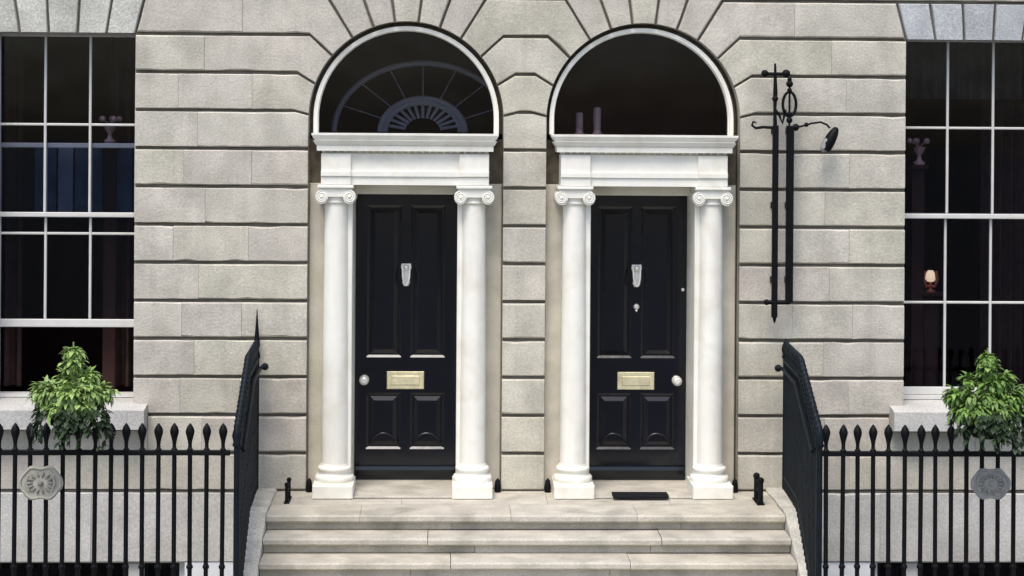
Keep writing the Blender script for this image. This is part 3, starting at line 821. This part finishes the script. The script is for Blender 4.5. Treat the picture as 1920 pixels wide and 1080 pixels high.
# sloping side copings
def coping(side):
    n = 9; b = MB()
    prof = [(-.0, .035), (-.95, .035), (-1.05, .02), (-2.55, -.70), (-2.68, -.80)]
    def xin(y): return XL - .004 if side < 0 else XR + .004
    def xout(y): return (-2.44 + .055 * (-y)) if side < 0 else (2.63 - .05 * (-y))
    pts = []
    ys = []
    for i in range(len(prof) - 1):
        (ya, za), (yb, zb) = prof[i], prof[i + 1]
        m_ = max(1, int(abs(yb - ya) / .12))
        for j in range(m_): ys.append((ya + (yb - ya) * j / m_, za + (zb - za) * j / m_))
    ys.append(prof[-1])
    vs = []
    rr = random.Random(5 + side)
    for y, z in ys:
        a, c_ = xin(y), xout(y) + rr.uniform(-.008, .008)
        jz = rr.uniform(-.006, .006)
        s = 1 if side < 0 else -1
        vs += [(a, y, -1.2), (a, y, z - .015 + jz), (a - s * .015, y, z + jz), (c_ + s * .02, y, z + jz), (c_, y, z - .02 + jz), (c_, y, -1.2)]
    q = 6; m_ = len(ys)
    fs = [(i * q + k, i * q + (k + 1) % q, (i + 1) * q + (k + 1) % q, (i + 1) * q + k) for i in range(m_ - 1) for k in range(q)]
    b.add(vs, fs); b.add(vs, [list(range(q)), list(range((m_ - 1) * q, m_ * q))])
    SM(b, 'side_coping', 'coping')
    return xout
coping(-1); coping(1)
# vaulted base walls of the stair over the area
SM(MB().box(-2.36, -2.20, -2.28, -.02, -2.69, -1.2), 'side_wall', 'basement_stone')
SM(MB().box(2.44, 2.54, -2.28, -.02, -2.69, -1.2), 'side_wall', 'basement_stone')

# ------------------------------------------------------------------ railings
fin_prof = [(.017, 0), (.026, .006), (.026, .014), (.017, .022), (.015, .05), (.018, .08), (.027, .115), (.035, .145), (.036, .165), (.028, .19), (.014, .212), (.003, .226)]
fin_me = MB().lathe(fin_prof, seg=10).mesh('finial', 'iron')
fin_me_b = MB().lathe([(a, z * .78) for a, z in fin_prof], seg=10).mesh('finial', 'iron_blue')
knop = [(.018, 0), (.027, .012), (.027, .028), (.018, .04)]
RY = -2.40
def street_railing(x0, n, step, label):
    e = empty('iron_railing', (x0, RY, GZ + .12)); tag(e, label, 'railing', 'street railings')
    zb = 0; zr = .775 - (GZ + .12)
    bar = MB().tube([(0, 0, -.02), (0, 0, zr + .02)], .0185, 8).lathe(knop, (0, 0, .55), 10).mesh('bar', 'iron')
    L_ = step * (n - 1)
    MB().box(min(0, L_) - .06, max(0, L_) + .06, -.022, .022, zr - .022, zr + .018, ch=.004).build('top_rail', 'iron', e)
    MB().box(min(0, L_) - .06, max(0, L_) + .06, -.02, .02, .06, .095, ch=.004).build('bottom_rail', 'iron', e)
    for i in range(n):
        b = inst('bar', bar, e, (i * step, 0, 0), (random.uniform(-.004, .004), random.uniform(-.006, .006), random.uniform(0, 6)))
        inst('finial', fin_me, b, (0, 0, zr + .012))
    return e
street_railing(-2.402, 36, -.1285, 'black spear-topped street railing to the left of the steps')
street_railing(2.515, 36, .1285, 'black spear-topped street railing to the right of the steps')

def stair_railing(side, label):
    xa, xb = (-2.365, -2.285) if side < 0 else (2.585, 2.455)
    e = empty('stair_railing', (xa, -.06, .03)); tag(e, label, 'railing', 'stair railings')
    O = Vector((xa, -.06, .03))
    def X(y): return xa + (xb - xa) * (y + .06) / (-2.34)
    def top(y): return 1.44 if y > -1.15 else 1.44 + (1.0 - 1.44) * (y + 1.15) / (-1.25)
    def base(y):
        if y > -1.05: return .02
        return .02 - .72 * ((-1.05 - y) / 1.5)
    n = 30
    ys = [-.06 - 2.34 * i / (n - 1) for i in range(n)]
    for i, y in enumerate(ys):
        x = X(y); tz = top(y); bz = base(y) - .01
        end = i in (0, n - 1)
        r_ = .026 if end else .019
        rail = tz - .20
        ft = .0
        b = MB().tube([(0, 0, 0), (0, 0, rail - bz + .03)], r_, 8)
        if not end: b.lathe(knop, (0, 0, (rail - bz) * .5), 10)
        bo = b.build('bar', 'iron_blue', e, Vector((x, y, bz)) - O)
        if i == 0 and side < 0:
            MB().lathe([(.026, 0), (.034, .01), (.03, .04), (.02, .09), (.03, .14), (.022, .2), (.012, .32), (.003, .46)], seg=10).build('finial', 'iron', bo, (0, 0, rail - bz + .01))
        elif end:
            MB().lathe([(.026, 0), (.04, .015), (.03, .04), (.042, .09), (.03, .14), (.004, .19)], seg=12).build('finial', 'iron_blue', bo, (0, 0, rail - bz + .02))
        else:
            inst('finial', fin_me_b, bo, (0, 0, rail - bz + .02))
    def path(off, yy=(-.06, -1.15, -2.40)):
        return [Vector((X(y), y, top(y) - off)) - O for y in yy]
    MB().tube(path(.205), .021, 8).build('top_rail', 'iron_blue', e)
    MB().tube([Vector((X(y), y, base(y) + .13)) - O for y in (-.06, -1.05, -2.40)], .018, 8).build('bottom_rail', 'iron_blue', e)
    # hand rail with a scrolled, ball-ended start on the stair side
    s = 1 if side < 0 else -1
    hr = MB().tube([Vector((X(y) + s * .045, y, top(y) - .26)) - O for y in (-.3, -1.15, -2.3)], .017, 8)
    hr.tube([Vector((X(-.3) + s * .045, -.3, 1.18)) - O, Vector((X(-.3) + s * .06, -.24, 1.195)) - O, Vector((X(-.3) + s * .075, -.2, 1.19)) - O], .017, 8)
    hr.ball(Vector((X(-.3) + s * .082, -.2, 1.19)) - O, .034, 12, 8)
    for y in (-.55, -1.1, -1.7, -2.25):
        hr.tube([Vector((X(y), y, top(y) - .27)) - O, Vector((X(y) + s * .045, y, top(y) - .265)) - O], .009, 6)
    hr.build('hand_rail', 'iron_blue', e)
    # pairs of S-scrolls between the bars make the run read dense from the front
    for i in range(0, n - 1):
        y = (ys[i] + ys[i + 1]) / 2; x = X(y); zc = top(y) - .34
        pts = []
        for j in range(17):
            a = j / 16 * 2 * math.pi
            pts.append(Vector((x, y + .038 * math.cos(a), zc + .085 * math.sin(a))) - O)
        MB().tube(pts[:-1], .009, 6, closed=True).build('scroll', 'iron_blue', e)
    return e
stair_railing(-1, 'black iron stair railing climbing the left edge of the steps')
stair_railing(1, 'blue-black iron stair railing climbing the right edge of the steps')

# ------------------------------------------------------------------ plaques on the railings
def plaque(x, z, w, h, m, label):
    e = empty('oval_plaque', (x, RY - .024, z - h)); tag(e, label, 'plaque', 'oval plaques on the street railings')
    n = 36
    def o(k): return [(w * k * math.cos(2 * math.pi * i / n), h + h * k * (1 + .10 * math.cos(12 * math.pi * i / n)) * math.sin(2 * math.pi * i / n)) for i in range(n)]
    MB().prism(o(1), -.022, -.004).build('plate', m, e)
    MB().tube([(x_, -.024, z_) for x_, z_ in o(.90)], .010, 6, closed=True).build('rim', m, e)
    sh = MB()
    for q_ in range(14):
        an = 2 * math.pi * q_ / 14
        ca, sa = math.cos(an), math.sin(an)
        sh.tube([(w * .34 * ca, -.024, h + h * .34 * sa), (w * .52 * ca, -.03, h + h * .5 * sa), (w * .68 * ca, -.024, h + h * .64 * sa)], [.005, .012, .004], 6)
    sh.ball((0, -.022, h), .026, 10, 6)
    sh.build('raised_relief', 'pocket_grey', e)
    for s in (-1, 1):
        MB().tube([(s * .09, -.026, h - .06), (s * .115, -.028, h), (s * .10, -.026, h + .06)], .010, 6).build('raised_scroll', m, e)
        MB().box(s * .08 - .008, s * .08 + .008, -.006, .042, h + .05, h + .07).build('clip', 'iron', e)
plaque(-3.853, .535, .18, .14, 'plaque', 'pale oval plaque fixed to the left street railing under the bright green plant')
plaque(3.857, .535, .165, .13, 'plaque_grey', 'grey oval plaque fixed to the right street railing under the dark leafed plant')

# ------------------------------------------------------------------ hanging planters
def leaf_mesh(name, L_, w, droop, m):
    b = MB(); n = 5; vs = []
    for i in range(n + 1):
        t = i / n
        ww = w * math.sin(math.pi * min(1, .12 + t * .88)) ** .8 * (1 if i < n else .02)
        x = L_ * t; z = -droop * L_ * t * t
        vs += [(x, -ww, z + .25 * ww), (x, 0, z), (x, ww, z + .25 * ww)]
    fs = []
    for i in range(n):
        for k in (0, 1):
            fs.append((i * 3 + k, i * 3 + k + 1, (i + 1) * 3 + k + 1, (i + 1) * 3 + k))
    b.add(vs, fs, 0, True)
    return b
def planter(x, zc, sx, sz, ztop, nl, m, seed, label):
    rr = random.Random(seed)
    PY = -2.66
    e = empty('hanging_planter', (x, PY, zc - .30)); tag(e, label, 'plant', 'planters hung on the street railings')
    O = Vector((x, PY, zc - .30))
    # wire basket with hoops and moss
    bk = MB().lathe([(.02, -.02), (.10, .0), (.16, .06), (.19, .13), (.20, .20)], seg=20, sy=.9)
    bk.build('moss_liner', 'soil', e)
    wr = MB()
    for z, r_ in ((.0, .105), (.07, .172), (.14, .198), (.205, .208)):
        wr.tube([(r_ * math.cos(2 * math.pi * i / 24), .9 * r_ * math.sin(2 * math.pi * i / 24), z) for i in range(24)], .006, 6, closed=True)
    for i in range(10):
        a = 2 * math.pi * i / 10
        wr.tube([(q * math.cos(a), .9 * q * math.sin(a), z) for z, q in ((-.02, .03), (0, .106), (.07, .173), (.14, .20), (.205, .21))], .005, 6)
    for s in (-1, 1):
        wr.tube([(s * .09, .17, .20), (s * .09, .24, .225), (s * .09, .295, .22), (s * .09, .30, .16)], .008, 6)
    wr.build('wire_basket', 'iron', e)
    metas = [leaf_mesh('leaf', L_, w_, d, m) for L_, w_, d in ((.055, .020, .5), (.068, .021, .7), (.042, .019, .3), (.078, .018, .9))]
    mes = [b.mesh('leaf', m) for b in metas]
    lobes = []
    for i in range(nl):
        a = 2 * math.pi * (i + rr.uniform(-.3, .3)) / nl * 1.0
        lv = rr.choice((0, 0, 1, 1, 2))
        kk = (.66, .72, .40)[lv] * rr.uniform(.85, 1.06)
        lobes.append((Vector((sx * kk * math.cos(a), .22 * kk * math.sin(a), (.20, .32, .43)[lv] * sz / .20 + rr.uniform(-.02, .02))), rr.uniform(.095, .145)))
    lobes.append((Vector((0, 0, ztop - .12)), .13)); lobes.append((Vector((.01, -.03, ztop - .10)), .12)); lobes.append((Vector((0, -.04, .38)), .16)); lobes.append((Vector((-.16, -.10, .33)), .15)); lobes.append((Vector((.17, -.10, .33)), .15)); lobes.append((Vector((-.08, -.14, .22)), .14)); lobes.append((Vector((.10, -.14, .22)), .14)); lobes.append((Vector((.02, -.10, .30)), .13))
    def spot(kind):
        if kind == 0:      # lobes of leaves round the body
            c_, cr = lobes[rr.randrange(len(lobes))]
            a = rr.uniform(0, 2 * math.pi); ph = math.asin(rr.uniform(-.8, 1)); k = rr.uniform(.2, 1) ** .6
            o_ = Vector((math.cos(ph) * math.cos(a), math.cos(ph) * math.sin(a), math.sin(ph)))
            p = c_ + o_ * cr * k
            d = o_ + Vector((c_.x * 1.5, c_.y * 1.5, (c_.z - .25) * 1.2))
        else:              # upright tuft at the top
            a = rr.uniform(0, 2 * math.pi); ph = math.asin(rr.uniform(-.5, 1)); k = rr.uniform(.3, 1)
            p = Vector((.125 * k * math.cos(ph) * math.cos(a), .11 * k * math.cos(ph) * math.sin(a), ztop + .11 * k * math.sin(ph) - .045))
            d = Vector((math.cos(a) * math.cos(ph), math.sin(a) * math.cos(ph), math.sin(ph) * .7))
        d.normalize()
        return p, d
    def frame(p, d, droop):
        d = (d + Vector((rr.uniform(-.45, .45), rr.uniform(-.45, .45), rr.uniform(-.3, .3) - droop))).normalized()
        return d.to_track_quat('X', 'Z')
    for i in range(240):
        p, d = spot(1 if i % 7 == 0 else 0)
        if d.y > .3 and i % 7: d.y = -d.y; p.y = -p.y
        q = frame(p, d, .15)
        k = rr.uniform(.6, 1.0)
        inst('leaf', mes[rr.randrange(4)], e, p - d * .05, q.to_euler(), (k, k * rr.uniform(.9, 1.5), k))
    fo = MB()
    for i in range(6500):
        p, d = spot(1 if i % 8 == 0 else 0)
        q = frame(p, d, .3); k = rr.uniform(.4, .95)
        src = metas[rr.randrange(4)]
        p = p - d * .07
        fo.add([q @ (Vector(v) * k) + p for v in src.v], src.f, 0, True)
    for i in range(40):
        a = rr.uniform(0, 2 * math.pi); t = rr.uniform(.4, .7)
        fo.tube([(0, 0, .15), (sx * t * .5 * math.cos(a), .2 * t * .45 * math.sin(a), .2 + sz * .6), (sx * t * math.cos(a), .22 * t * math.sin(a), .22 + sz * .5)], .005, 4)
    fo.tube([(0, 0, .15), (.01, 0, .4), (0, 0, ztop + .05)], .007, 4)
    f = fo.build('foliage', m + '_mass', e); f['kind'] = 'stuff'
    # trailing leaves, coloured dark to paint in the shade below the basket rim
    iv = MB(); src = leaf_mesh('leaf', .09, .026, .2, 'shaded_leaf')
    for i in range(30):
        a = rr.uniform(math.pi * .9, math.pi * 2.1); r0 = .2
        p0 = Vector((r0 * math.cos(a), r0 * .9 * math.sin(a), .20)); out = Vector((math.cos(a), math.sin(a), 0))
        L_ = rr.uniform(.10, .30)
        pts = [p0, p0 + out * .06 + Vector((0, 0, .01)), p0 + out * .09 - Vector((0, 0, L_ * .5)), p0 + out * (.07 + rr.uniform(0, .05)) - Vector((0, 0, L_))]
        iv.tube(pts, .004, 4)
        for j in range(7):
            t = pts[1].lerp(pts[3], rr.random()); q = frame(t, out + Vector((rr.uniform(-1, 1), 0, 0)), .6); k = rr.uniform(.5, .9)
            iv.add([q @ (Vector(v) * k) + t for v in src.v], src.f, 0, True)
    f = iv.build('trailing_shaded_leaves', 'shaded_leaf', e); f['kind'] = 'stuff'
    return e
planter(-3.555, 1.28, .385, .20, .665, 26, 'leaf', 3, 'bright yellow-green bushy plant in a wire basket on the left railing')
planter(3.76, 1.26, .45, .21, .66, 30, 'leaf_b', 8, 'darker green bushy plant in a wire basket on the right railing')

# ------------------------------------------------------------------ wrought iron lamp bracket
LY = -.16
lb = empty('lamp_bracket', (2.52, LY, 1.6)); tag(lb, 'black wrought-iron double-bar wall bracket with drooping lamp right of the right door', 'wall lamp')
LO = Vector((2.52, LY, 1.6))
def lbuild(b, name, m='iron', parent=None): return b.build(name, m, lb if parent is None else parent, -LO)
def Ly(x, z, y=LY): return (x, y, z)
lbuild(MB().box(2.430, 2.484, LY - .02, LY + .02, 1.66, 3.45, ch=.006).tube([Ly(2.458, 1.66), Ly(2.458, 1.63), Ly(2.458, 1.605)], [.02, .014, .004], 8), 'bar')
lbuild(MB().box(2.560, 2.628, LY - .025, LY + .025, 1.80, 3.45, ch=.008), 'bar')
lbuild(MB().tube([Ly(2.385, 1.80), Ly(2.60, 1.80)], .022, 8).ball(Ly(2.383, 1.80), .028, 10, 6), 'bottom_crossbar')
lbuild(MB().tube([Ly(2.452, 3.44), Ly(2.448, 3.6), Ly(2.452, 3.75), Ly(2.448, 4.03)], [.02, .015, .022, .010], 8).ball(Ly(2.45, 3.70), .03, 10, 6), 'finial')
lbuild(MB().tube([Ly(2.35, 3.935), Ly(2.56, 3.935)], .014, 8).ball(Ly(2.352, 3.935), .036, 10, 6).ball(Ly(2.552, 3.935), .040, 10, 6), 'top_crossbar')
fb = MB().tube([Ly(2.585, 3.44), Ly(2.585, 3.90)], .010, 8)
for z, r_ in ((3.50, .030), (3.56, .022), (3.78, .024), (3.84, .034), (3.88, .022)): fb.ball(Ly(2.585, z), r_, 10, 6)
lbuild(fb, 'finial')
lbuild(MB().tube([Ly(2.585 + .062 * math.cos(2 * math.pi * i / 24), 3.65 + .115 * math.sin(2 * math.pi * i / 24)) for i in range(24)], .014, 8, closed=True), 'oval_scroll')
lbuild(MB().tube([Ly(2.45, 3.60), Ly(2.49, 3.55), Ly(2.52, 3.47), Ly(2.54, 3.56), Ly(2.545, 3.6)], .014, 8), 'scroll')
la = MB().tube([Ly(2.44, 3.43), Ly(2.34, 3.435), Ly(2.27, 3.425), Ly(2.235, 3.45), Ly(2.245, 3.485), Ly(2.275, 3.475)], [.016, .015, .013, .012, .011, .009], 8)
lbuild(la, 'arm')
ra = MB().tube([Ly(2.61, 3.43), Ly(2.70, 3.445), Ly(2.80, 3.475), Ly(2.88, 3.485), Ly(2.94, 3.46), Ly(2.965, 3.43)], .010, 8).ball(Ly(2.645, 3.435), .034, 10, 6).ball(Ly(2.745, 3.46), .022, 10, 6)
lbuild(ra, 'arm')
shd = MB()
cen = Vector((2.975, LY, 3.33)); tilt = Matrix.Rotation(R(28), 4, 'Y')
prof = [(.016, .12), (.035, .11), (.06, .06), (.072, .0), (.075, -.06), (.062, -.12)]
tmp = MB().lathe(prof, seg=18)
shd.add([tuple(cen + (tilt @ Vector((v[0] * .75, v[1] * .75, v[2])))) for v in tmp.v], tmp.f[:], 0, True)
ls = lbuild(shd, 'lamp_shade')
tmp = MB().lathe([(.03, .05), (.052, -.02), (.05, -.10), (.03, -.145), (.004, -.15)], seg=14)
lens = MB().add([tuple(cen + Vector((-.022, -.01, -.005)) + (tilt @ Vector((v[0] * .75, v[1] * .75, v[2] * .9)))) for v in tmp.v], tmp.f[:], 0, True)
o = lens.build('lamp_glass', 'plaque_grey', ls)
for z in (2.0, 2.7, 3.4):
    lbuild(MB().tube([(2.458, LY, z), (2.458, .01, z)], .012, 8).tube([(2.594, LY, z), (2.594, .01, z)], .012, 8).box(2.44, 2.476, -.012, .008, z - .03, z + .03).box(2.576, 2.612, -.012, .008, z - .03, z + .03), 'wall_tie')

# ------------------------------------------------------------------ boot scrapers, mat
def scraper(x, y, h, t, label):
    e = empty('boot_scraper', (x, y, 0)); tag(e, label, 'boot scraper', 'boot scrapers on the landing')
    for s in (-1, 1):
        MB().tube([(0, s * .12, 0), (0, s * .12, h * .9), (0, s * .12, h)], [t, t, t * .4], 8).ball((0, s * .12, h), t * 1.35, 10, 6).build('post', 'iron', e)
    MB().box(-t * .4, t * .4, -.12, .12, h * .45, h * .62).build('blade', 'iron', e)
    MB().box(-t * 1.4, t * 1.4, -.15, .15, 0.001, .014).build('foot_plate', 'iron', e)
scraper(-2.035, -.45, .17, .017, 'thin black iron boot scraper on the landing left of the left door')
scraper(2.265, -.50, .22, .024, 'stout black iron boot scraper on the landing right of the right door')
dm = MB().box(-.255, .255, -.10, .10, 0, .022, ch=.006).build('door_mat', 'mat', None, (1.195, -.34, .0225))
tag(dm, 'small black door mat lying in front of the right door', 'door mat')
# iron guard stubs at the feet of the doorway reveals
for x in (CL - hw + .03, CL + hw - .03, CR - hw + .03, CR + hw - .03):
    MB().lathe([(.03, .002), (.032, .05), (.022, .11), (.006, .13)], (x, -.035, 0), 10).build('iron_stub', 'iron', house)
